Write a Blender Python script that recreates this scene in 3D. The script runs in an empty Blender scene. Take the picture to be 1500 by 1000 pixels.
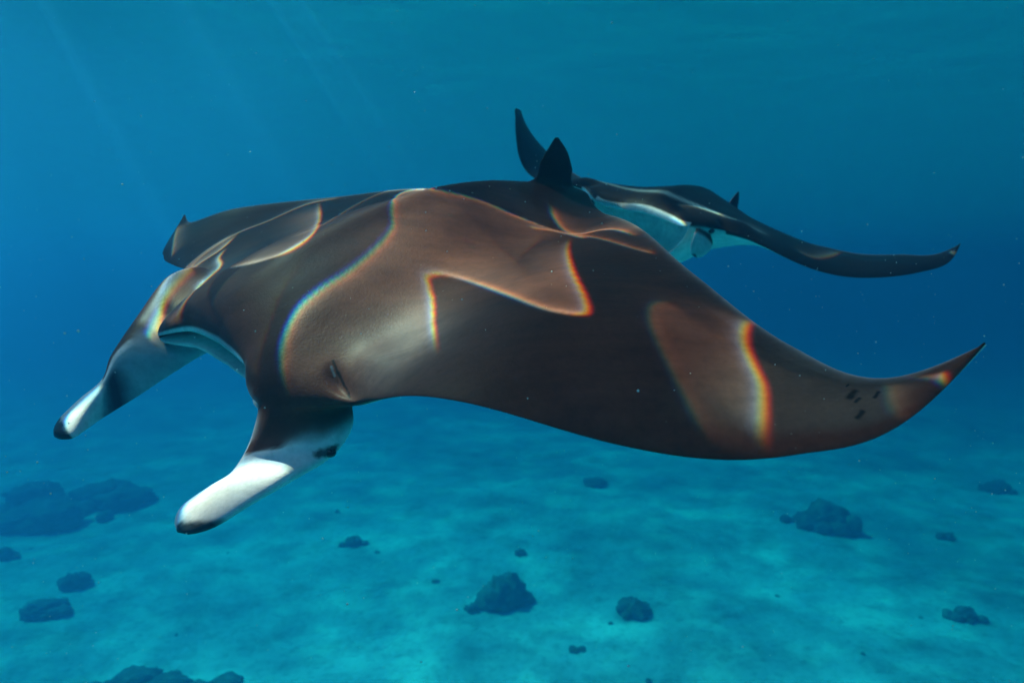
import bpy, bmesh, math, random
import numpy as np
from mathutils import Vector, Matrix, noise
from mathutils.bvhtree import BVHTree
R = math.radians
random.seed(7)
rng = np.random.default_rng(7)
sc = bpy.context.scene

# ------------------------------------------------------------------ camera
CAMZ = 9.0                      # metres above the sea floor
F, PITCH = 1000.0, R(5.7)       # focal length in pixels of a 1500 px wide frame
cam = bpy.data.objects.new('camera', bpy.data.cameras.new('camera'))
sc.collection.objects.link(cam)
cam.location = (0, 0, CAMZ)
cam.rotation_euler = (R(90) - PITCH, 0, 0)
cam.data.sensor_width = 36.0
cam.data.lens = 36.0 * F / 1500.0
cam.data.clip_start = 0.02
cam.data.clip_end = 600
cam.data.dof.use_dof = True
cam.data.dof.focus_distance = 1.55
cam.data.dof.aperture_fstop = 3.5
sc.camera = cam

# ------------------------------------------------------------------ sky and sun
SUN = Vector((-0.53, 0.29, 0.79)).normalized()      # towards the sun, as seen under water
world = bpy.data.worlds.new('World')
sc.world = world
world.use_nodes = True
nt = world.node_tree
bg = nt.nodes['Background']
sky = nt.nodes.new('ShaderNodeTexSky')
sky.sky_type = 'NISHITA'
sky.sun_disc = False
sky.sun_elevation = math.asin(SUN.z)
sky.sun_rotation = math.atan2(SUN.x, SUN.y)
nt.links.new(sky.outputs[0], bg.inputs[0])
bg.inputs[1].default_value = 0.12
sl = bpy.data.lights.new('sun', 'SUN')
sl.energy = 5.0
sl.angle = R(0.22)
sl.color = (1.0, 0.84, 0.66)
so = bpy.data.objects.new('sun', sl)
sc.collection.objects.link(so)
so.rotation_euler = SUN.to_track_quat('Z', 'Y').to_euler()
so.location = SUN * 30
sc.view_settings.view_transform = 'Standard'
sc.view_settings.look = 'None'
sc.view_settings.gamma = 1.0
sc.view_settings.use_curve_mapping = False
sc.view_settings.exposure = 0.9
cy = sc.cycles
cy.use_denoising = True
cy.max_bounces = 6
cy.diffuse_bounces = 3
cy.glossy_bounces = 2
cy.volume_bounces = 1
cy.transparent_max_bounces = 12
cy.sample_clamp_indirect = 6.0

SURF = CAMZ + 1.9               # height of the water surface
WATER_DENSITY = 0.19
SCATTER = (0.009, 0.087, 0.212)
ABSORB = (0.0, 0.585, 0.785)

# ------------------------------------------------------------------ helpers
def link(o, parent=None):
    sc.collection.objects.link(o)
    if parent is not None:
        o.parent = parent
    return o

def tag(o, label=None, cat=None, group=None, kind=None):
    for k, v in (('label', label), ('category', cat), ('group', group), ('kind', kind)):
        if v:
            o[k] = v
    return o

def mesh_obj(name, V, Fc, mat, parent=None, smooth=True):
    me = bpy.data.meshes.new(name)
    me.from_pydata([tuple(v) for v in V], [], [tuple(f) for f in Fc])
    me.validate()
    if smooth:
        me.polygons.foreach_set('use_smooth', [True] * len(me.polygons))
    if mat:
        me.materials.append(mat)
    return link(bpy.data.objects.new(name, me), parent)

def px_dir(x, y):
    c, s = math.cos(PITCH), math.sin(PITCH)
    a, b = (x - 750) / F, (500 - y) / F
    return Vector((a, c + b * s, -s + b * c))        # depth 1 along the view axis

def px(x, y, d):
    return np.array(Vector((0, 0, CAMZ)) + px_dir(x, y) * d)

def ground_px(x, y, z=0.0):
    d = px_dir(x, y)
    return Vector((0, 0, CAMZ)) + d * ((CAMZ - z) / -d.z)

class Nodes:
    def __init__(self, name):
        self.m = bpy.data.materials.new(name)
        self.m.use_nodes = True
        self.t = self.m.node_tree
        self.bsdf = self.t.nodes.get('Principled BSDF')
        self.out = self.t.nodes.get('Material Output')
    def n(self, typ, **kw):
        nd = self.t.nodes.new(typ)
        for k, v in kw.items():
            if k.startswith('i_'):
                key = k[2:]
                nd.inputs[int(key) if key.isdigit() else key.replace('_', ' ')].default_value = v
            else:
                setattr(nd, k, v)
        return nd
    def l(self, a, b):
        self.t.links.new(a, b)
    def noise(self, vec, scale, detail=4, rough=.55):
        nd = self.n('ShaderNodeTexNoise', i_Scale=scale, i_Detail=detail, i_Roughness=rough)
        if vec is not None:
            self.l(vec, nd.inputs['Vector'])
        return nd.outputs[0]
    def ramp(self, fac, stops):
        nd = self.n('ShaderNodeValToRGB')
        e = nd.color_ramp.elements
        while len(e) < len(stops):
            e.new(0.5)
        for el, (p, c) in zip(e, stops):
            el.position = p
            el.color = c if len(c) == 4 else (*c, 1)
        self.l(fac, nd.inputs[0])
        return nd.outputs[0]
    def mix(self, typ, fac, a, b):
        nd = self.n('ShaderNodeMix', data_type='RGBA', blend_type=typ)
        for sock, v in ((nd.inputs[0], fac), (nd.inputs[6], a), (nd.inputs[7], b)):
            if isinstance(v, bpy.types.NodeSocket):
                self.l(v, sock)
            else:
                sock.default_value = v if isinstance(v, (int, float)) else (*v, 1)
        return nd.outputs[2]
    def math(self, op, a, b=None, clamp=False):
        nd = self.n('ShaderNodeMath', operation=op, use_clamp=clamp)
        for i, v in enumerate((a, b)):
            if v is None:
                continue
            if isinstance(v, bpy.types.NodeSocket):
                self.l(v, nd.inputs[i])
            else:
                nd.inputs[i].default_value = v
        return nd.outputs[0]

# ------------------------------------------------------------------ materials
def vmath(k, op, a, b):
    nd = k.n('ShaderNodeVectorMath', operation=op)
    for i, v in enumerate((a, b)):
        if isinstance(v, bpy.types.NodeSocket):
            k.l(v, nd.inputs[i])
        else:
            nd.inputs[i].default_value = v
    return nd

def mat_skin(name, spots=()):
    k = Nodes(name)
    co = k.n('ShaderNodeTexCoord').outputs['Object']
    at = k.n('ShaderNodeAttribute', attribute_name='skin')
    n1 = k.noise(co, 5.0, 5)
    n2 = k.noise(co, 60.0, 4, .65)
    m = k.ramp(n1, [(0.28, (.66, .67, .70)), (0.72, (1.30, 1.24, 1.18))])
    c = k.mix('MULTIPLY', 1.0, at.outputs['Color'], m)
    sp = k.ramp(n2, [(0.32, (.80, .80, .80)), (0.6, (1.05, 1.05, 1.05))])
    c = k.mix('MULTIPLY', 0.7, c, sp)
    # faint streaks along the wing
    mp = k.n('ShaderNodeMapping'); mp.inputs['Rotation'].default_value = (0, 0, R(-42)); mp.inputs['Scale'].default_value = (2.2, 16.0, 10.0)
    k.l(co, mp.inputs['Vector'])
    c = k.mix('MULTIPLY', .6, c, k.ramp(k.noise(mp.outputs[0], 1.6, 5, .6), [(.3, (.72, .72, .74)), (.7, (1.25, 1.22, 1.2))]))
    # fine pale flecks on the back
    v = k.n('ShaderNodeTexVoronoi', i_Scale=42.0)
    k.l(co, v.inputs['Vector'])
    fl = k.ramp(v.outputs['Distance'], [(0.03, (1, 1, 1)), (0.09, (0, 0, 0))])
    g = k.ramp(k.noise(co, 9.0, 2), [(0.52, (0, 0, 0)), (0.62, (1, 1, 1))])
    fm = k.math('MULTIPLY', k.math('MULTIPLY', fl, g), 0.35)
    c = k.mix('MIX', fm, c, (.30, .27, .25))
    vm = lambda op, a, b: vmath(k, op, a, b)
    wn = k.n('ShaderNodeTexNoise', i_Scale=70.0, i_Detail=3.0)
    k.l(co, wn.inputs['Vector'])
    wob = vm('SUBTRACT', wn.outputs['Color'], (.5, .5, .5))
    for P, Q, rad, colr in spots:                  # single marks (short strokes) at fixed places on the skin
        ab = Vector(Q) - Vector(P)
        sc_ = k.n('ShaderNodeVectorMath', operation='SCALE'); k.l(wob.outputs[0], sc_.inputs[0]); sc_.inputs[3].default_value = rad * 1.6
        pa = vm('SUBTRACT', vm('ADD', co, sc_.outputs[0]).outputs[0], tuple(P))
        t = k.math('DIVIDE', vm('DOT_PRODUCT', pa.outputs[0], tuple(ab)).outputs['Value'], max(ab.length_squared, 1e-9), clamp=True)
        s2 = k.n('ShaderNodeVectorMath', operation='SCALE'); s2.inputs[0].default_value = tuple(ab); k.l(t, s2.inputs[3])
        ds = vm('DISTANCE', pa.outputs[0], s2.outputs[0])
        f = k.ramp(k.math('DIVIDE', ds.outputs['Value'], rad * 2), [(.22, (.88, .88, .88)), (.70, (0, 0, 0))])
        c = k.mix('MIX', f, c, colr)
    k.l(c, k.bsdf.inputs['Base Color'])
    r = k.ramp(n1, [(0.3, (.42, .42, .42)), (0.7, (.58, .58, .58))])
    k.l(r, k.bsdf.inputs['Roughness'])
    k.bsdf.inputs['Specular IOR Level'].default_value = 0.09
    b = k.n('ShaderNodeBump', i_Strength=0.18, i_Distance=0.004)
    k.l(k.noise(co, 140.0, 4, .6), b.inputs['Height'])
    k.l(b.outputs[0], k.bsdf.inputs['Normal'])
    return k.m

def mat_plain(name, col, rough=.5, vary=.25, scale=6.0):
    k = Nodes(name)
    co = k.n('ShaderNodeTexCoord').outputs['Object']
    n = k.noise(co, scale, 5)
    c = k.ramp(n, [(0.3, tuple(v * (1 - vary) for v in col)), (0.7, tuple(v * (1 + vary) for v in col))])
    k.l(c, k.bsdf.inputs['Base Color'])
    k.bsdf.inputs['Roughness'].default_value = rough
    return k.m

def mat_sand():
    k = Nodes('sand')
    co = k.n('ShaderNodeTexCoord').outputs['Object']
    big = k.noise(co, 0.17, 6, .6)
    mid = k.noise(co, .75, 6, .65)
    fine = k.noise(co, 5.0, 5, .7)
    c = k.ramp(big, [(0.34, (.46, .45, .41)), (0.5, (.60, .59, .55)), (0.66, (.78, .76, .71))])
    c = k.mix('MULTIPLY', .85, c, k.ramp(mid, [(0.33, (.55, .56, .52)), (0.52, (1, 1, 1)), (.7, (1.15, 1.13, 1.1))]))
    c = k.mix('MULTIPLY', .6, c, k.ramp(fine, [(0.34, (.50, .50, .46)), (0.5, (1, 1, 1))]))
    k.l(c, k.bsdf.inputs['Base Color'])
    k.bsdf.inputs['Roughness'].default_value = .9
    b = k.n('ShaderNodeBump', i_Strength=.7, i_Distance=.08)
    k.l(k.mix('MIX', .4, mid, fine), b.inputs['Height'])
    k.l(b.outputs[0], k.bsdf.inputs['Normal'])
    return k.m

def mat_coral():
    k = Nodes('coral_rock')
    co = k.n('ShaderNodeTexCoord').outputs['Object']
    n = k.noise(co, 5.0, 6, .65)
    c = k.ramp(n, [(0.3, (.07, .08, .07)), (0.55, (.18, .175, .15)), (0.75, (.33, .31, .25))])
    k.l(c, k.bsdf.inputs['Base Color'])
    k.bsdf.inputs['Roughness'].default_value = .95
    b = k.n('ShaderNodeBump', i_Strength=.8, i_Distance=.05)
    k.l(k.noise(co, 22.0, 5, .7), b.inputs['Height'])
    k.l(b.outputs[0], k.bsdf.inputs['Normal'])
    return k.m

def mat_surface():
    """Water surface as a gobo: painted transmission colour patterns the sun, mirrors at flat angles."""
    k = Nodes('water_surface_gobo')
    k.t.nodes.remove(k.bsdf)
    co = k.n('ShaderNodeTexCoord').outputs['Object']
    at = k.n('ShaderNodeAttribute', attribute_name='gobo')
    mk = k.n('ShaderNodeAttribute', attribute_name='gobo_mask')
    n1 = k.ramp(k.noise(co, .55, 4, .6), [(0.30, (.52, .52, .52)), (0.50, (.82, .82, .82)), (0.66, (1.35, 1.35, 1.35))])
    n2 = k.ramp(k.noise(co, .13, 2), [(0.35, (.75, .75, .75)), (0.65, (1.2, 1.2, 1.2))])
    glob = k.mix('MULTIPLY', 1.0, n1, n2)
    # added bright patch in the transmission colour, to lift the glow at upper left
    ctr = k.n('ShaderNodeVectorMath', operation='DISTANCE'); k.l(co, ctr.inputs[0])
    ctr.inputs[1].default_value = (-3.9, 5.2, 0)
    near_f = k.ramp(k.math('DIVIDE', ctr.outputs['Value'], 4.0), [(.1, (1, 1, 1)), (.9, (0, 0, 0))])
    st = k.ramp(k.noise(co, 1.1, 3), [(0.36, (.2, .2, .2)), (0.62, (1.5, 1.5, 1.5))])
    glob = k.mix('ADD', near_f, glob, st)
    col = k.mix('MIX', mk.outputs['Fac'], glob, at.outputs['Color'])
    tr = k.n('ShaderNodeBsdfTransparent')
    k.l(col, tr.inputs[0])
    gl = k.n('ShaderNodeBsdfGlossy', i_Roughness=.35)
    gl.inputs['Color'].default_value = (1, 1, 1, 1)
    b = k.n('ShaderNodeBump', i_Strength=.3, i_Distance=.15)
    k.l(k.noise(co, .9, 3), b.inputs['Height'])
    k.l(b.outputs[0], gl.inputs['Normal'])
    fr = k.n('ShaderNodeFresnel', i_IOR=1.33)
    mx = k.n('ShaderNodeMixShader')
    k.l(fr.outputs[0], mx.inputs[0]); k.l(tr.outputs[0], mx.inputs[1]); k.l(gl.outputs[0], mx.inputs[2])
    k.l(mx.outputs[0], k.out.inputs['Surface'])
    return k.m

M_skin = mat_skin('manta_skin')
M_skin_near = mat_skin('manta_skin_near')
M_sand = mat_sand()
M_coral = mat_coral()
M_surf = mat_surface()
M_eye = mat_plain('eye_black', (.012, .012, .014), .12)
M_speck = mat_plain('plankton_white', (.75, .78, .75), .6)

# ------------------------------------------------------------------ sea floor
def floor_z(x, y):
    p = Vector((x * .07, y * .07, 3.1))
    z = .45 * noise.noise(p) + .16 * noise.noise(p * 3.3) + .05 * noise.noise(p * 9.0)
    return z
def build_floor():
    xs = np.unique(np.round(np.concatenate([np.linspace(-140, -40, 14), np.linspace(-40, 40, 181), np.linspace(40, 140, 14)]), 4))
    ys = np.unique(np.round(np.concatenate([np.linspace(-60, -2, 10), np.linspace(-2, 60, 150), np.linspace(60, 150, 20)]), 4))
    V = [(x, y, floor_z(x, y)) for y in ys for x in xs]
    n = len(xs)
    Fc = [(j * n + i, j * n + i + 1, (j + 1) * n + i + 1, (j + 1) * n + i) for j in range(len(ys) - 1) for i in range(n - 1)]
    o = mesh_obj('sea_floor', V, Fc, M_sand)
    tag(o, 'pale sandy sea floor with darker rubble patches', 'sea floor', kind='structure')
build_floor()

# ------------------------------------------------------------------ manta rays
HS = 1.5                                            # half of the disc width in metres
LEu = [0, .10, .19, .235, .28, .33, .45, .60, .75, .88, .96, 1.0]
LEx = [.336, .346, .374, .342, .292, .270, .250, .19, .085, -.05, -.17, -.30]
TEu = [0, .05, .1, .2, .4, .6, .8, .92, 1.0]
TEx = [-.60, -.58, -.535, -.46, -.34, -.245, -.20, -.215, -.30]
UB = np.array([0, .15, .35, .55, .75, 1.0])
UT = np.array([0, .15, .3, .6, 1.0])

def smooth_interp(u, xs, ys):
    """monotone-ish cubic (Catmull-Rom tangents, limited)"""
    xs = np.asarray(xs, float); ys = np.asarray(ys, float)
    h = np.diff(xs); dl = np.diff(ys) / h
    m = np.zeros_like(xs)
    m[1:-1] = (dl[:-1] * h[1:] + dl[1:] * h[:-1]) / (h[:-1] + h[1:])
    m[0], m[-1] = dl[0], dl[-1]
    u = np.asarray(u, float)
    i = np.clip(np.searchsorted(xs, u) - 1, 0, len(xs) - 2)
    t = (u - xs[i]) / h[i]
    return ((2*t**3-3*t**2+1)*ys[i] + (t**3-2*t**2+t)*h[i]*m[i] + (-2*t**3+3*t**2)*ys[i+1] + (t**3-t**2)*h[i]*m[i+1])

def rod(r):
    return np.array(Matrix.Rotation(Vector(r).length, 3, Vector(r)))

class Pose:
    NB, NT = 5, 3
    def __init__(self, p):
        self.R = rod(p[:3]); self.t = np.array(p[3:6]) + [0, 0, CAMZ]
        q = np.array(p[6:]); n = 11
        self.w = {}
        for s, a in ((1, q[:n]), (-1, q[n:])):
            self.w[s] = (np.r_[0, a[:5]], np.r_[0, 0, a[5:8]], np.r_[0, 0, a[8:11]])
    def local(self, u, x, z, s):
        """canonical (span u>=0, forward x, height z over the disc) -> bent local coordinates"""
        th, tw, sw = self.w[s]
        g = np.linspace(0, 1, 401)
        t = smooth_interp(g, UB, th)
        Y = np.r_[0, np.cumsum(np.cos((t[1:] + t[:-1]) / 2)) / 400]
        Z = np.r_[0, np.cumsum(np.sin((t[1:] + t[:-1]) / 2)) / 400]
        y, zz, tt = np.interp(u, g, Y), np.interp(u, g, Z), np.interp(u, g, t)
        a, s_ = smooth_interp(u, UT, tw), smooth_interp(u, UT, sw)
        xm = smooth_interp(u, [0, .3, .6, .8, 1], [-.1, -.1, -.05, -.08, -.28])
        dx = x - xm
        nx = xm + dx * np.cos(a) - z * np.sin(a) + s_
        h = dx * np.sin(a) + z * np.cos(a)
        return np.stack([nx, (y - h * np.sin(tt)) * s, zz + h * np.cos(tt)], -1)
    def world(self, C):
        return (np.asarray(C) * HS) @ self.R.T + self.t
    def inv(self, P):
        return ((np.asarray(P) - self.t) @ self.R) / HS

def sst(a, b, x):
    t = np.clip((x - a) / (b - a), 0, 1)
    return t * t * (3 - 2 * t)

def section(a, gap_u, gap_l, depth):
    """one fore-and-aft section at span a: arrays x, z, side (1 top, 0 belly, .5 mouth)"""
    xle, xte = float(smooth_interp(a, LEu, LEx)), float(smooth_interp(a, TEu, TEx))
    c = 1 - (1 - np.linspace(0, 1, 64)) ** 1.0
    c = .5 - .5 * np.cos(np.pi * np.linspace(0, 1, 64))            # 0 front .. 1 rear, dense at both ends
    body = math.exp(-(a / .235) ** 2)
    wing = max(1 - a, 0)
    Tu = .082 * body + .044 * wing ** .8 + .0022
    Tl = .095 * body + .030 * wing ** .8 + .0022
    pk = .42
    A = np.where(c < pk, np.sqrt(np.clip(1 - (1 - c / pk) ** 2, 0, 1)) ** (1.0 + .5 * sst(.3, .5, a)),
                 (.5 + .5 * np.cos(np.pi * (c - pk) / (1 - pk))) ** .8)
    m = math.sqrt(max(1 - (a / .195) ** 2, 0)) if a < .195 else 0.0
    ms = max(1 - (a / .195) ** 2, 0) ** 1.5 if a < .195 else 0.0
    eu, el = gap_u * ms, gap_l * m
    hd = (1 - sst(.0, .45, c))                                        # the gap fades towards the rear
    x = xle + (xte - xle) * c
    headness = float(1 - sst(.16, .30, a))
    rear = np.where(c > pk, (.5 + .5 * np.cos(np.pi * (c - pk) / (1 - pk))) ** .5, A)
    zu = eu * hd + Tu * ((1 - headness) * A + headness * np.where(c > pk, rear, A ** 1.15))
    zl = -el * hd - Tl * ((1 - headness) * A + headness * A ** 1.7)
    # slit behind the eye, and the rounded shoulder of the wing behind it
    k_ = float(sst(.245, .285, a) * (1 - sst(.325, .37, a)))
    zu = zu - np.minimum(.028, .70 * zu) * np.exp(-(((x - .268) / .010) ** 2)) * k_
    zu = zu + .014 * np.exp(-(((x - .215) / .035) ** 2)) * float(np.exp(-((a - .335) / .06) ** 2))
    # slight ridge along the spine
    zu = zu + .010 * math.exp(-(a / .035) ** 2) * np.sin(np.pi * np.clip(c, 0, 1)) ** .7
    lip = .010 * (1 if a < .195 else 0)
    k = 14
    s = np.linspace(0, np.pi, k)
    cx = xle - depth * m * np.sin(s) ** .8 - 1e-4
    r = np.cos(s)
    cz = np.where(r > 0, (eu - lip * ms * .5) * np.abs(r) ** .5, -(el - lip * m * .9) * np.abs(r) ** .5)
    X = np.concatenate([x[::-1], cx, x]); Z = np.concatenate([zu[::-1], cz, zl])
    S = np.concatenate([np.ones(64), .45 + .1 * s / np.pi, np.zeros(64)])
    Cc = np.concatenate([c[::-1], np.zeros(k), c])
    return X, Z, S, Cc

def loft(rings, cap=True):
    """rings: list of (n,3) arrays -> verts, faces (closed tube)"""
    n = len(rings[0])
    V = [p for r in rings for p in r]
    Fc = []
    for i in range(len(rings) - 1):
        for j in range(n):
            j2 = (j + 1) % n
            Fc.append((i * n + j, i * n + j2, (i + 1) * n + j2, (i + 1) * n + j))
    if cap:
        for base, flip in ((0, True), ((len(rings) - 1) * n, False)):
            V.append(np.mean(rings[0] if base == 0 else rings[-1], axis=0))
            ci = len(V) - 1
            for j in range(n):
                j2 = (j + 1) % n
                Fc.append((ci, base + j2, base + j) if flip else (ci, base + j, base + j2))
    return np.array(V), Fc

def spline_pts(P, n):
    P = np.array(P, float)
    t = np.linspace(0, 1, len(P)); q = np.linspace(0, 1, n)
    return np.stack([smooth_interp(q, t, P[:, k]) for k in range(P.shape[1])], 1)

def paddle(A, B, th, n=44, ns=28, Mid=None, blunt=0.0):
    """flattened elliptic loft between two edge curves A, B (world), bowed through Mid; th thickness profile"""
    A = spline_pts(A, n); B = spline_pts(B, n); T = spline_pts([[t] for t in th], n)[:, 0]
    ctr = (A + B) / 2
    bow = np.zeros_like(ctr) if Mid is None else spline_pts(Mid, n) - ctr
    tan = np.gradient(ctr, axis=0)
    rings = []
    for i in range(n):
        t = i / (n - 1)
        sh = 1.0 if t < 1 - blunt or blunt == 0 else math.sqrt(max(1 - ((t - 1 + blunt) / blunt) ** 2, .004))
        w = (B[i] - A[i]) / 2 * sh
        nr = np.cross(tan[i], w); nr /= np.linalg.norm(nr) + 1e-9
        a = np.linspace(0, 2 * np.pi, ns, endpoint=False)
        ca = np.cos(a)
        rings.append(ctr[i] + np.outer(ca, w) + np.outer(1 - ca ** 2, bow[i]) + np.outer(np.sign(np.sin(a)) * np.abs(np.sin(a)) ** .9, nr) * T[i] * sh)
    return loft(rings)

BROWN = np.array([.120, .038, .025]); WHITE = np.array([.88, .73, .76]); INK = np.array([.040, .046, .055])

def lerp(a, b, t):
    t = np.asarray(t)[..., None]
    return a * (1 - t) + b * t

def solid(name, V, Fc, col):
    me = bpy.data.meshes.new(name)
    me.from_pydata([tuple(map(float, v)) for v in V], [], [tuple(f) for f in Fc])
    bm = bmesh.new(); bm.from_mesh(me)
    bmesh.ops.remove_doubles(bm, verts=bm.verts, dist=2e-5)
    bmesh.ops.recalc_face_normals(bm, faces=bm.faces)
    bm.to_mesh(me); bm.free()
    return me

def build_manta(name, pose, gap, fins, tail, pattern, label, mat):
    """fins: list of (A, B, thickness, colour function over 0..1 along, -1..1 across)"""
    # --- disc
    us = np.concatenate([np.linspace(0, .18, 26)[:-1], np.linspace(.18, .34, 40)[:-1], np.linspace(.34, .9, 50)[:-1], 1 - .1 * np.linspace(1, 0, 20) ** 1.5])
    us[-1] = .9995
    rings, cols = [], []
    for s, U in ((-1, us[::-1]), (1, us[1:])):
        for a in U:
            X, Z, S, C = section(a, *gap)
            rings.append(pose.world(pose.local(np.full_like(X, a), X, Z, s)))
            cols.append(pattern(np.full_like(X, a * s), X, S, C))
    V, Fc = loft(rings)
    colV = np.concatenate(cols + [cols[0][:1], cols[-1][:1]])
    src = [(V, colV)]
    parts = [solid('disc', V, Fc, None)]
    # --- dorsal fin and tail
    def loc(x, y, z):
        return pose.world(np.array([[x, y, z]]))[0]
    z0 = .045
    lead = [(-.405, z0 - .03), (-.455, z0 + .030), (-.492, z0 + .064), (-.533, z0 + .094)]
    rear = [(-.598, z0 - .035), (-.588, z0 + .010), (-.574, z0 + .052), (-.546, z0 + .092)]
    V, Fc = paddle([loc(x, 0, z) for x, z in lead], [loc(x, 0, z) for x, z in rear], [.022, .014, .008, .002], 26, 16)
    parts.append(solid('dorsal', V, Fc, None)); src.append((V, np.tile(BROWN * .45, (len(V), 1))))
    T = spline_pts(tail, 40)
    rad = np.linspace(.034, .004, 40)
    rg = []
    tn = np.gradient(T, axis=0)
    for i in range(40):
        t_ = Vector(tn[i]).normalized(); e1 = t_.cross(Vector((0, 0, 1))).normalized(); e2 = t_.cross(e1)
        a = np.linspace(0, 2 * np.pi, 10, endpoint=False)
        rg.append(T[i] + rad[i] * (np.outer(np.cos(a), e1) + np.outer(np.sin(a), e2)))
    V, Fc = loft(rg)
    parts.append(solid('tail', V, Fc, None)); src.append((V, np.tile(BROWN * .6, (len(V), 1))))
    # --- head fins
    for A, B, th, cf, mid, blunt in fins:
        n, ns = 44, 56
        V, Fc = paddle(A, B, th, n, ns, Mid=mid, blunt=blunt)
        tt = np.repeat(np.linspace(0, 1, n), ns); ac = np.tile(np.cos(np.linspace(0, 2*np.pi, ns, endpoint=False)), n)
        fs = np.tile(np.sin(np.linspace(0, 2*np.pi, ns, endpoint=False)), n)
        cc = cf(tt, ac, fs)
        parts.append(solid('head_fin', V, Fc, None)); src.append((V, np.concatenate([cc, cc[:1], cc[-1:]])))
    # --- one continuous skin: union, then smooth the seams
    tmp = [link(bpy.data.objects.new('tmp', me)) for me in parts]
    for i, o in enumerate(tmp):
        o.data.materials.append(mat)
    base = tmp[0]
    for o in tmp[1:]:
        md = base.modifiers.new('u', 'BOOLEAN'); md.operation = 'UNION'; md.solver = 'EXACT'; md.object = o; md.use_self = False
    dg = bpy.context.evaluated_depsgraph_get()
    me = bpy.data.meshes.new_from_object(base.evaluated_get(dg), depsgraph=dg)
    nv0 = len(me.vertices)
    print(name, 'union verts', nv0, [len(p.vertices) for p in parts])
    for o in tmp:
        bpy.data.objects.remove(o)
    me.name = name
    while len(me.materials) > 1:
        me.materials.pop()
    P = np.empty(nv0 * 3); me.vertices.foreach_get('co', P); P = P.reshape(-1, 3)
    from mathutils.kdtree import KDTree
    # colours from the nearest points of the separate shapes
    SV = np.concatenate([v for v, _ in src]); SC = np.concatenate([c for _, c in src])
    SI = np.concatenate([np.full(len(v), i) for i, (v, _) in enumerate(src)])
    kd = KDTree(len(SV))
    for i, v in enumerate(SV):
        kd.insert(v, i)
    kd.balance()
    col = np.ones((nv0, 4)); own = np.zeros(nv0, int)
    for i in range(nv0):
        fs = kd.find_n(P[i], 3)
        w = np.array([1 / (f[2] + 1e-4) for f in fs]); idx = [f[1] for f in fs]
        col[i, :3] = (SC[idx] * w[:, None]).sum(0) / w.sum()
        own[i] = SI[idx[0]]
    bm = bmesh.new(); bm.from_mesh(me); bm.verts.ensure_lookup_table()
    seam = {v.index for v in bm.verts if any(own[e.other_vert(v).index] != own[v.index] for e in v.link_edges)}
    near, front = dict.fromkeys(seam, 0), list(seam)
    for ring in range(1, 7):
        nx = []
        for i in front:
            for e in bm.verts[i].link_edges:
                j = e.other_vert(bm.verts[i]).index
                if j not in near:
                    near[j] = ring; nx.append(j)
        front = nx
    for it in range(14):
        new = {}
        for i, rg_ in near.items():
            v = bm.verts[i]; nb = [e.other_vert(v) for e in v.link_edges]
            if nb:
                av = sum((w.co for w in nb), Vector()) / len(nb)
                new[i] = v.co.lerp(av, .5 * (1 - rg_ / 7))
                col[i, :3] = col[i, :3] * .75 + .25 * np.mean([col[w.index, :3] for w in nb], axis=0)
        for i, c in new.items():
            bm.verts[i].co = c
    for f in bm.faces:
        f.smooth = True
    bm.to_mesh(me); bm.free()
    at = me.color_attributes.new('skin', 'FLOAT_COLOR', 'POINT')
    at.data.foreach_set('color', col.astype(np.float32).ravel())
    # origin at the middle of the animal
    c = pose.t
    me.transform(Matrix.Translation(-Vector(c)))
    o = link(bpy.data.objects.new(name, me)); o.location = c
    tag(o, label, 'manta ray', 'manta rays gliding over the sand')
    return o

def add_eye(parent, P, r, nrm):
    bm = bmesh.new()
    bmesh.ops.create_uvsphere(bm, u_segments=20, v_segments=12, radius=r)
    me = bpy.data.meshes.new('eye'); bm.to_mesh(me); bm.free()
    me.polygons.foreach_set('use_smooth', [True] * len(me.polygons))
    me.materials.append(M_eye)
    o = link(bpy.data.objects.new('eye', me), parent)
    o.location = Vector(P) - parent.location
    o.scale = (1, 1, .8)
    return o

def hashn(x, y, f):
    return np.array([noise.noise(Vector((float(a) * f, float(b) * f, 1.7))) for a, b in zip(x, y)])

def near_pattern(y, x, S, C):
    a = np.abs(y)
    top = S > .75
    dark = BROWN * (1 + .25 * hashn(x, y, 6)[:, None])
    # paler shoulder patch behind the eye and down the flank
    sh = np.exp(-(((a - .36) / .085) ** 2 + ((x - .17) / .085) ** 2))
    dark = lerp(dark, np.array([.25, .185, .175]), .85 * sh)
    # worn pale band towards the wing tip
    tipc = sst(.70, .84, a) * (1 - sst(.93, .97, a)) * sst(.10, .3, C)
    dark = lerp(dark, np.array([.15, .108, .085]), .5 * tipc)
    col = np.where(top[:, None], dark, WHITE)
    # white rim of the upper lip
    col[(a < .19) & top & (C < .0022)] = WHITE
    inside = (S > .4) & (S < .6)
    col[inside] = np.array([.62, .63, .62])
    col[inside & (a > .188)] = BROWN
    # brown laps round the side of the head and the front of the wing
    col[(a > .19) & (a < .31) & (S < .75) & (C < .09)] = BROWN
    col[(a >= .30) & (S < .75) & (C < .012)] = BROWN * .7
    return col

NEAR = Pose([0.3327, 0.4608, -2.3093, -0.3809, 2.0254, -0.0135,
             0.066, 0.3637, 0.0628, -0.1459, 0.6263, -0.0758, 0.029, -0.1999, 0.0204, 0.0816, 0.1936,
             -0.0236, -0.0573, -0.1471, -0.106, 0.055, -0.0779, -0.1028, -0.6057, 0.0077, -0.019, 0.2914])
FAR = Pose([-0.1102, 0.3481, -2.207, 1.0575, 4.294, 0.338,
            0.0452, 0.0056, -0.0638, 0.2498, 0.8688, 0.0361, -0.1187, -0.5207, 0.0101, 0.0229, 0.0505,
            0.0061, 0.0536, 0.2638, 0.7859, 0.4798, 0.1155, -0.0031, 0.4096, 0.0615, 0.1335, 0.335])

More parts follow.
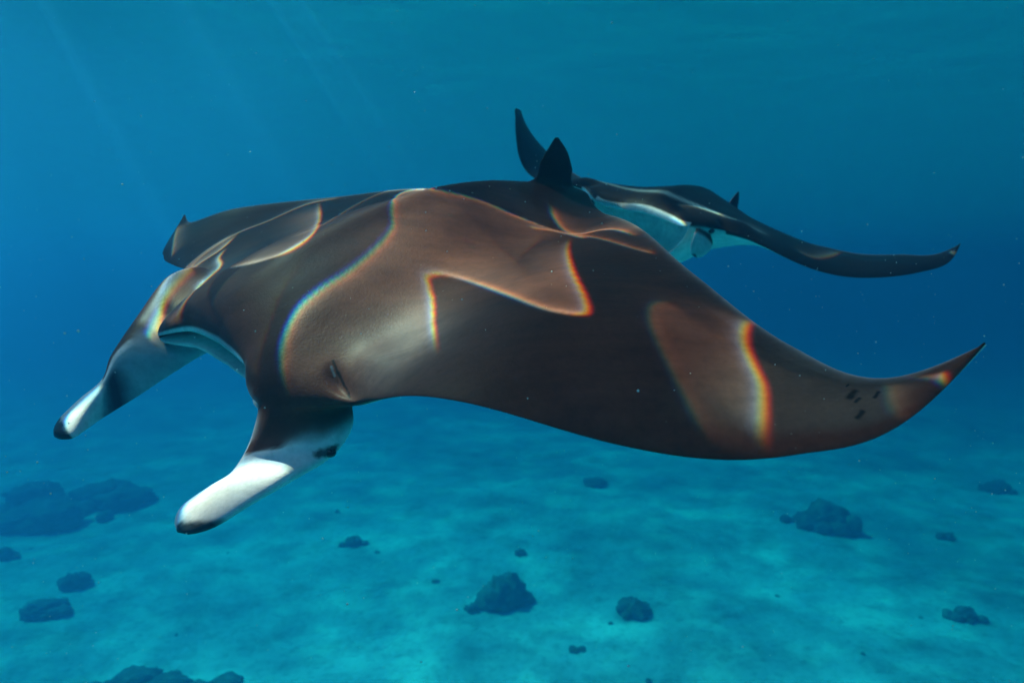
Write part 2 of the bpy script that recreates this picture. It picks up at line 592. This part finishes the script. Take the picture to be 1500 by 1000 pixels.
def fin_left_col(t, ac, fs):
    w = hashn(t * 3, ac, 4) * .04
    line = .475 - .06 * sst(-.3, .1, ac) - .06 * sst(.3, 1, ac)
    c = lerp(np.tile(BROWN, (len(t), 1)), WHITE, sst(-.015, .02, t + w - line))
    c = lerp(c, WHITE * .85, sst(.95, .98, -ac) * sst(.26, .30, t))
    tip = sst(.0, .05, t + w * .6 - (.925 - .085 * ac))
    return lerp(c, INK, tip)
def fin_right_col(t, ac, fs):
    w = hashn(t * 3, ac, 4) * .03
    outer = lerp(np.tile(BROWN, (len(t), 1)), WHITE, sst(-.22, -.10, ac))      # brown back, pale rim
    inner = np.tile(np.array([.26, .40, .46]), (len(t), 1))  # blue shade on the pale inner face, put into its colour
    smear = np.exp(-((t - .50) / .055) ** 2) * sst(.0, .4, ac)
    inner = lerp(inner, np.array([.035, .045, .065]), np.clip(smear * 1.1, 0, 1))
    c = lerp(outer, inner, sst(.02, .12, ac))
    c = lerp(c, WHITE, sst(.555, .575, t + w * .3))
    tip = sst(.86, .885, t + w * .5)
    return lerp(c, INK, tip)

L_A = [px(428, 515, 1.66), px(398, 560, 1.565), px(378, 600, 1.515), px(368, 640, 1.50), px(354, 672, 1.495), px(336, 698, 1.485), px(306, 716, 1.47), px(268, 742, 1.45), px(244, 764, 1.435)]
L_B = [px(480, 520, 1.70), px(500, 560, 1.61), px(516, 592, 1.575), px(516, 626, 1.555), px(490, 664, 1.52), px(432, 698, 1.455), px(368, 736, 1.40), px(318, 768, 1.37), px(276, 794, 1.36)]
R_A = [px(310, 385, 2.22), px(250, 402, 2.10), px(200, 468, 2.0), px(163, 533, 1.89), px(151, 560, 1.85), px(120, 584, 1.81), px(92, 609, 1.77), px(72, 628, 1.74)]
R_M = [px(280, 470, 1.97), px(247, 489, 1.94), px(204, 503, 1.88), px(173, 526, 1.83), px(152, 566, 1.78), px(124, 596, 1.74), px(100, 624, 1.71), px(80, 636, 1.69)]
R_B = [px(335, 512, 1.90), px(305, 515, 1.90), px(255, 545, 1.87), px(202, 580, 1.82), px(150, 612, 1.76), px(128, 627, 1.71), px(108, 640, 1.68), px(86, 650, 1.67)]
nfins = [(L_A, L_B, [.055, .058, .052, .042, .032, .025, .021, .019, .015], fin_left_col, None, .16),
         (R_A, R_B, [.024, .018, .013, .011, .011, .012, .012, .010], fin_right_col, R_M, .16)]
def tail_pts(pose, d, n=6, step=.2):
    pts = [pose.world([[-.50, 0, .0]])[0], pose.world([[-.57, 0, -.002]])[0]]
    d = np.array(d) / np.linalg.norm(d)
    for i in range(n):
        pts.append(pts[-1] + step * (d + np.array([0, 0, .03 * i])))
    return pts
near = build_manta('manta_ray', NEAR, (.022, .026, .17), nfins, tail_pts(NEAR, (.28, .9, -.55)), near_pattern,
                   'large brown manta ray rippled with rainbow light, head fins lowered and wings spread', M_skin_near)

def far_pattern(y, x, S, C):
    a = np.abs(y)
    top = S > .75
    dark = np.tile(np.array([.042, .027, .024]), (len(x), 1))
    # white shoulder stripe curving back from the mouth corner
    stripe = np.exp(-(((x - (.235 - .5 * a ** 2)) / .013) ** 2)) * (1 - sst(.36, .42, a))
    dark = lerp(dark, np.array([.80, .80, .80]), np.clip(stripe, 0, 1))
    patch = np.exp(-(((a - .35) / .05) ** 2 + ((x - .15) / .05) ** 2))
    dark = lerp(dark, np.array([.20, .18, .17]), .8 * patch)
    col = np.where(top[:, None], dark, WHITE)
    col[(a < .2) & top & (C < .013)] = WHITE
    inside = (S > .4) & (S < .6)
    col[inside] = np.array([.76, .86, .86])
    col[inside & (S > .476) & (S < .486)] = np.array([.9, .9, .9])
    col[(a > .30) & (S < .75) & (C < .01)] = BROWN * .7
    return col
def fl(x, y, z):
    return FAR.world([[x, y, z]])[0]
def far_fin(s):
    A = [fl(.32, .205 * s, .03), fl(.375, .225 * s, .005), fl(.405, .235 * s, -.03), fl(.415, .24 * s, -.06)]
    B = [fl(.29, .265 * s, -.03), fl(.33, .28 * s, -.05), fl(.37, .275 * s, -.075), fl(.40, .255 * s, -.085)]
    def cf(t, ac, fs):
        c = lerp(np.tile(BROWN * .7, (len(t), 1)), WHITE, sst(.22, .34, t + .1 * ac))
        return lerp(c, INK, sst(.84, .9, t) * sst(.0, .5, ac))
    return (A, B, [.022, .016, .011, .008], cf, None, .2)
far = build_manta('manta_ray', FAR, (.016, .15, .11), [far_fin(1), far_fin(-1)], tail_pts(FAR, (.5, .8, -.05)), far_pattern,
                  'dark manta ray with mouth agape and pale shoulder stripe, swimming behind the larger ray', M_skin)
far['group'] = near['group']

def bvh_of(o):
    me = o.data
    V = [o.location + v.co for v in me.vertices]
    return BVHTree.FromPolygons(V, [tuple(p.vertices) for p in me.polygons])
BV = {'n': bvh_of(near), 'f': bvh_of(far)}
CAM = Vector((0, 0, CAMZ))
def hit(which, x, y):
    r = BV[which].ray_cast(CAM, px_dir(x, y).normalized())
    return r[0]
# marks on the skin of the larger ray: eye patch and the spots near the wing tip
SP = []
INKC, PALE, SLIT = (.012, .011, .012), (.20, .20, .22), (.016, .013, .013)
for a_, b_, rad, colr in (((1244, 582), (1252, 573), .0065, INKC), ((1254, 588), (1259, 583), .0035, INKC), ((1281, 582), (1287, 574), .0035, INKC),
                          ((1257, 611), (1263, 602), .0045, INKC), ((1240, 566), (1243, 563), .002, INKC), ((466, 665), (490, 657), .011, INKC),
                          ((488, 528), (495, 545), .0034, SLIT), ((495, 545), (503, 562), .0042, SLIT), ((503, 562), (511, 578), .0042, SLIT),
                          ((511, 578), (517, 592), .0034, SLIT), ((485, 537), (490, 550), .0032, PALE)):
    h, g_ = hit('n', *a_), hit('n', *b_)
    if h is not None and g_ is not None and (h - g_).length < .2:
        SP.append((tuple(h - near.location), tuple(g_ - near.location), rad, colr))
    else:
        print('mark misses', a_)
near.data.materials[0] = mat_skin('manta_skin_spotted', SP)
bpy.data.materials.remove(M_skin_near)
# eyes
for o, w, q in ((near, 'n', (484, 663)), (far, 'f', (1042, 338))):
    h = hit(w, *q)
    if h is not None:
        add_eye(o, h + px_dir(*q).normalized() * .006, .013 if w == 'n' else .018, None)
    else:
        print('eye misses', q)

# ------------------------------------------------------------------ water surface, its caustic light pattern drawn into the transmission colour
# curves: animal, pixels along the edge of a bright sheet, pixel on its bright side, edge gain, edge width, fill gain, fill reach
CURVES = [
    ('n', [(640,522),(634,480),(632,440),(624,408),(632,401),(652,401),(690,412),(740,430),(800,452),(848,459),(858,452),(852,430),(838,400),(830,368),(834,346)], (720,380), 2.8, .010, .95, .16),
    ('n', [(428,600),(413,545),(416,500),(436,455),(470,424),(510,398),(548,366),(574,334),(574,312),(578,290),(600,279),(640,279),(700,293),(760,318),(815,338),(862,346)], (620,340), 2.2, .007, .85, .16),
    ('n', [(806,297),(811,318),(828,338),(848,343),(880,337),(905,337),(935,347)], (860,318), 1.6, .010, .5, .06),
    ('n', [(772,332),(800,336),(828,342),(860,350)], (810,320), 1.4, .010, .1, .05),
    ('n', [(1120,480),(1104,467),(1090,476),(1088,500),(1100,532),(1113,562),(1115,600),(1110,660)], (1070,540), 2.6, .010, .55, .06),
    ('n', [(985,440),(955,447),(953,475),(975,525),(1005,585),(1040,655)], (1040,540), .35, .012, .35, .14),
    ('n', [(466,294),(467,322),(455,345),(420,368),(380,382),(330,393)], (410,340), 1.7, .012, .55, .10),
    ('n', [(332,362),(320,378),(322,390),(300,412),(272,440),(258,470),(252,496)], (270,420), 1.3, .012, .25, .03),
    ('n', [(352,338),(325,364),(295,384),(262,410),(240,440),(232,470),(226,494)], (240,415), 1.3, .010, .9, .06),
    ('n', [(1380,545),(1386,580)], (1350,570), 2.2, .006, .8, .06),
    ('n', [(262,440),(300,470),(345,520),(385,575)], (380,470), .0, .01, .16, .22),
    ('n', [(505,289),(450,299),(392,324),(345,343),(300,372),(262,406)], (400,315), .9, .010, .10, .04),
    ('n', [(835,343),(880,350),(925,363),(960,372)], (880,340), .8, .010, .12, .04),
    ('n', [(640,279),(600,276),(560,282),(520,300),(470,330),(420,350)], (560,290), .45, .010, .06, .03),
    ('n', [(236,452),(224,474),(216,497)], (228,470), 1.0, .010, .3, .03),
    ('n', [(1270,553),(1240,545),(1200,528),(1170,512)], (1210,545), .5, .008, .12, .03),
    ('n', [(345,340),(300,368),(262,402),(236,438)], (310,378), .5, .012, .9, .045),
    ('n', [(1296,560),(1300,590),(1312,615)], (1330,585), .15, .008, .3, .03),
    ('n', [(392,590),(372,650),(345,685),(312,708),(272,738),(252,756)], (330,740), .3, .03, 1.7, .055),
    ('n', [(263,322),(256,345),(251,378)], (290,350), .7, .012, .4, .05),
    ('n', [(152,563),(122,588),(95,612)], (118,604), .4, .02, 1.5, .07),
    ('f', [(872,292),(930,297),(985,318),(1010,335)], (940,292), .5, .03, .30, .14),
    ('f', [(1165,366),(1190,376),(1215,374),(1235,366)], (1200,368), 1.2, .02, .3, .06),
    ('f', [(1388,362),(1396,372),(1404,366)], (1400,362), 1.6, .02, .5, .05),
    ('f', [(990,300),(1020,303),(1060,315)], (1020,310), .8, .02, .4, .08),
]
def to_surface(P):
    t = (SURF - P.z) / SUN.z
    q = P + SUN * t
    return (q.x, q.y)
curves2 = []
for w, pts, hint, eg, ew, fg, fr in CURVES:
    q = []
    P = spline_pts(pts, max(8, len(pts) * 5))
    for a in P:
        h = hit(w, *a)
        if h is not None:
            q.append(to_surface(h))
    hh = hit(w, *hint)
    if len(q) < 3 or hh is None:
        print('curve misses', pts[0], len(q)); continue
    curves2.append((np.array(q), np.array(to_surface(hh)), eg, ew, fg, fr))
allp = np.concatenate([c[0] for c in curves2])
lo, hi = allp.min(0) - .7, allp.max(0) + .7
STEP = .0065
gx = np.arange(lo[0], hi[0], STEP); gy = np.arange(lo[1], hi[1], STEP)
GX, GY = np.meshgrid(gx, gy)
print('gobo grid', GX.shape)
DISP = -np.array([SUN.x, SUN.y]) / math.hypot(SUN.x, SUN.y)
def sdist(p, q, hint):
    A, B = q[:-1], q[1:]
    D = B - A; L2 = (D ** 2).sum(1) + 1e-12
    def ev(p):
        best = np.full(len(p), 1e9, np.float32); sg = np.zeros(len(p), np.float32); par = np.zeros(len(p), np.float32)
        for k in range(len(A)):
            e = p - A[k]
            t = np.clip((e @ D[k]) / L2[k], 0, 1)
            r = e - t[:, None] * D[k]
            d = (r ** 2).sum(1)
            m = d < best
            best = np.where(m, d, best)
            sg = np.where(m, D[k][0] * e[:, 1] - D[k][1] * e[:, 0], sg)
            par = np.where(m, (k + t) / len(A), par)
        return np.sqrt(best), np.sign(sg), par
    hs = ev(hint[None])[1][0]
    d, s, t = ev(p)
    return d * s * hs, t
BASE = .09
I = np.full(GX.shape + (3,), BASE)
# slow large swells of light
sw = np.array([[noise.noise(Vector((x * 1.3, y * 1.3, 5.0))) for x in gx[::12]] for y in gy[::12]])
sw = np.repeat(np.repeat(sw, 12, 0), 12, 1)[:GX.shape[0], :GX.shape[1]]
kk = np.ones(13) / 13
for _ in range(2):
    sw = np.apply_along_axis(lambda v: np.convolve(np.pad(v, 6, 'edge'), kk, 'valid'), 0, sw)
    sw = np.apply_along_axis(lambda v: np.convolve(np.pad(v, 6, 'edge'), kk, 'valid'), 1, sw)
I *= (1 + .5 * sw)[..., None]
for q, hint, eg, ew, fg, fr in curves2:
    mn, mx = q.min(0) - 3.2 * fr - .05, q.max(0) + 3.2 * fr + .05
    i0, i1 = np.searchsorted(gx, (mn[0], mx[0])); j0, j1 = np.searchsorted(gy, (mn[1], mx[1]))
    P = np.stack([GX[j0:j1, i0:i1].ravel(), GY[j0:j1, i0:i1].ravel()], 1)
    for ch, sh in ((0, .0062), (1, 0.0), (2, -.0062)):
        d, t = sdist(P - DISP * sh, q, hint)
        e = 1.2 * np.minimum(sst(0, .14, t), sst(0, .14, 1 - t))
        ew_, eg_ = ew * .58, eg * 1.9
        v = np.where(d > 0, fg * 1.03 * np.exp(-(d / fr) ** 1.5) * sst(0, .010, d) + eg_ * np.exp(-d / ew_), eg_ * np.exp(-(d / (.6 * ew_)) ** 2))
        I[j0:j1, i0:i1, ch] += (v * e).reshape(j1 - j0, i1 - i0)
edge = np.minimum(np.minimum(GX - lo[0], hi[0] - GX), np.minimum(GY - lo[1], hi[1] - GY))
mask = sst(.02, .35, edge)
def build_surface():
    ny, nx = GX.shape
    BIG = 150.0
    V = np.zeros((ny * nx + 4, 3), np.float32)
    V[:ny * nx, 0] = GX.ravel(); V[:ny * nx, 1] = GY.ravel()
    V[ny * nx:, :2] = [(-BIG, -BIG), (BIG, -BIG), (BIG, BIG), (-BIG, BIG)]
    idx = np.arange(ny * nx).reshape(ny, nx)
    quads = np.stack([idx[:-1, :-1], idx[:-1, 1:], idx[1:, 1:], idx[1:, :-1]], -1).reshape(-1, 4)
    c = ny * nx
    k00, k10, k11, k01 = idx[0, 0], idx[0, -1], idx[-1, -1], idx[-1, 0]
    faces = [tuple(f) for f in quads.tolist()]
    faces += [(c, c + 1, k10, k00), (c + 1, c + 2, k11, k10), (c + 2, c + 3, k01, k11), (c + 3, c, k00, k01)]
    me = bpy.data.meshes.new('water_surface_gobo')
    me.from_pydata(V.tolist(), [], faces)
    col = np.ones((len(V), 4), np.float32); col[:c, :3] = I.reshape(-1, 3); col[c:, :3] = BASE
    a = me.color_attributes.new('gobo', 'FLOAT_COLOR', 'POINT'); a.data.foreach_set('color', col.ravel())
    mk = np.zeros(len(V), np.float32); mk[:c] = mask.ravel()
    a = me.attributes.new('gobo_mask', 'FLOAT', 'POINT'); a.data.foreach_set('value', mk)
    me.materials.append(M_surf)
    o = link(bpy.data.objects.new('water_surface_gobo', me)); o.location.z = SURF
    tag(o, 'sea surface overhead with a painted light pattern that shapes the sunlight', 'water surface', kind='structure')
build_surface()

# ------------------------------------------------------------------ coral heads on the sand
def coral(name, cx, cy, wpx, hpx, lobes, label, seed, group='coral heads on the sand'):
    """coral head whose outline is centred on pixel (cx, cy); size from its distance on the floor"""
    g = ground_px(cx, cy + hpx * .30)
    g.z = floor_z(g.x, g.y)
    dist = (g - CAM).dot(px_dir(750, 500).normalized())
    w = wpx / F * dist; h = hpx / F * dist
    rr = random.Random(seed)
    bm = bmesh.new()
    for i in range(lobes * 2):
        big = i < max(1, lobes // 2)
        a = rr.uniform(0, 6.283); q = 0 if i == 0 else rr.uniform(.15, .55) if big else rr.uniform(.45, .85)
        s = w / 2 * (rr.uniform(.42, .60) if big else rr.uniform(.16, .34))
        if lobes > 8:
            q = math.sqrt(rr.uniform(.0, .9)); s = w / 2 * (rr.uniform(.22, .34) if big else rr.uniform(.09, .20))
        dx, dy = math.cos(a) * q * w / 2, math.sin(a) * q * w * .38
        ret = bmesh.ops.create_icosphere(bm, subdivisions=4 if big else 3, radius=1)
        sz = s * rr.uniform(.6, .95) * min(1.25, max(.45, h / w * 1.35))
        off = Vector((rr.uniform(-9, 9), rr.uniform(-9, 9), rr.uniform(-9, 9)))
        for v in ret['verts']:
            p = v.co.normalized()
            n = .30 * noise.noise(p * 1.6 + off) + .22 * noise.noise(p * 4 + off) + .20 * abs(noise.noise(p * 8 + off)) + .08 * noise.noise(p * 18 + off)
            v.co = Vector((p.x * s, p.y * s, p.z * sz)) * (1 + n) + Vector((dx, dy, sz * .35))
    me = bpy.data.meshes.new(name); bm.to_mesh(me); bm.free()
    me.polygons.foreach_set('use_smooth', [True] * len(me.polygons))
    me.materials.append(M_coral)
    o = link(bpy.data.objects.new(name, me)); o.location = g
    tag(o, label, 'coral', group)
CORALS = [
    (75, 712, 215, 110, 18, 'broad dark patch reef of many lumps, largest on the sand'),
    (8, 800, 46, 40, 3, 'small coral lump beside the broad patch reef'),
    (115, 832, 62, 60, 4, 'knobbly coral head at the raised end of a low coral ridge'),
    (64, 876, 84, 46, 5, 'low coral ridge trailing away from a knobbly coral head'),
    (742, 852, 92, 84, 6, 'big dark rounded coral head on bare sand with a pebble-like coral behind it'),
    (762, 806, 32, 18, 1, 'tiny flat coral just behind the big rounded coral head'),
    (924, 882, 66, 54, 4, 'medium round coral head next to the big dark rounded one'),
    (1208, 748, 96, 74, 6, 'pointed coral mound with sloping sides below the long wing'),
    (1150, 760, 26, 20, 1, 'small round coral knob at the foot of the pointed mound'),
    (1414, 893, 56, 42, 3, 'lone blunt coral head on open sand under the wing tip'),
    (874, 706, 50, 28, 2, 'faint hazy coral head beneath the middle of the long wing'),
    (228, 1000, 240, 56, 22, 'ragged bushy coral thicket below the white head fin'),
    (518, 786, 40, 26, 3, 'faint low coral beside the tip of the white head fin'),
    (692, 888, 30, 20, 2, 'little low coral in front of the big rounded coral head'),
    (842, 951, 34, 12, 2, 'thin dark sliver of coral lying on bright sand'),
    (1380, 772, 34, 30, 2, 'faint small coral beyond the lone blunt head'),
    (1462, 700, 60, 34, 3, 'very hazy distant coral far under the wing tip'),
]
for i, (cx, cyy, w, h, nl, lab) in enumerate(CORALS):
    coral('coral_head', cx, cyy, w, h, nl, lab, 100 + i)

def rubble():
    V, Fc = [], []
    bm = bmesh.new(); bmesh.ops.create_icosphere(bm, subdivisions=1, radius=1)
    bv = [v.co.copy() for v in bm.verts]; bf = [[v.index for v in f.verts] for f in bm.faces]; bm.free()
    for i in range(24):
        x, y = rng.uniform(-50, 1550), rng.uniform(640, 1040)
        g = ground_px(x, y); s = rng.uniform(.035, .10) * (1.6 if rng.random() < .12 else 1)
        if noise.noise(Vector((g.x * .35, g.y * .35, 9))) < -.05 and rng.random() < .8:
            continue
        z = floor_z(g.x, g.y); b = len(V); k = Vector((rng.uniform(.7, 1.6), rng.uniform(.7, 1.4), rng.uniform(.4, .9)))
        for v in bv:
            n = 1 + .35 * noise.noise(v * 1.7 + Vector((i, 0, 0)))
            V.append((g.x + v.x * s * k.x * n, g.y + v.y * s * k.y * n, z + s * .2 + v.z * s * k.z * n))
        Fc += [[b + j for j in f] for f in bf]
    o = mesh_obj('coral_rubble', V, Fc, M_coral)
    tag(o, 'scattered bits of dark coral rubble on the sand', 'rubble', kind='stuff')
rubble()

def plankton():
    V, Fc = [], []
    bm = bmesh.new(); bmesh.ops.create_icosphere(bm, subdivisions=1, radius=1)
    bv = [v.co.copy() for v in bm.verts]; bf = [[v.index for v in f.verts] for f in bm.faces]; bm.free()
    for i in range(2800):
        d = .95 + 3.0 * rng.random() ** 1.1
        c = Vector(px(rng.uniform(-150, 1650), rng.uniform(-150, 1150), d))
        if c.z > SURF - .1:
            continue
        s = rng.uniform(.0004, .0012) * (1 + (rng.random() < .08) * 1.2)
        b = len(V)
        for v in bv:
            V.append(tuple(c + v * s))
        Fc += [[b + j for j in f] for f in bf]
    o = mesh_obj('drifting_plankton', V, Fc, M_speck)
    tag(o, 'tiny pale plankton specks drifting in the water', 'plankton', kind='stuff')
plankton()

# ------------------------------------------------------------------ the water itself
def water():
    x, y0, y1, z0, z1 = 138.0, -58.0, 148.0, -2.0, SURF + .05
    V = [(-x, y0, z0), (x, y0, z0), (x, y1, z0), (-x, y1, z0), (-x, y0, z1), (x, y0, z1), (x, y1, z1), (-x, y1, z1)]
    Fc = [(0, 3, 2, 1), (4, 5, 6, 7), (0, 1, 5, 4), (1, 2, 6, 5), (2, 3, 7, 6), (3, 0, 4, 7)]
    k = Nodes('sea_water')
    k.t.nodes.remove(k.bsdf)
    pv = k.n('ShaderNodeVolumePrincipled')
    pv.inputs['Color'].default_value = (*SCATTER, 1)
    pv.inputs['Absorption Color'].default_value = (*ABSORB, 1)
    pv.inputs['Density'].default_value = WATER_DENSITY
    pv.inputs['Anisotropy'].default_value = .70
    k.l(pv.outputs[0], k.out.inputs['Volume'])
    o = mesh_obj('haze', V, Fc, k.m, smooth=False)
    tag(o, 'clear blue sea water that fades distant things', 'water', kind='stuff')
water()
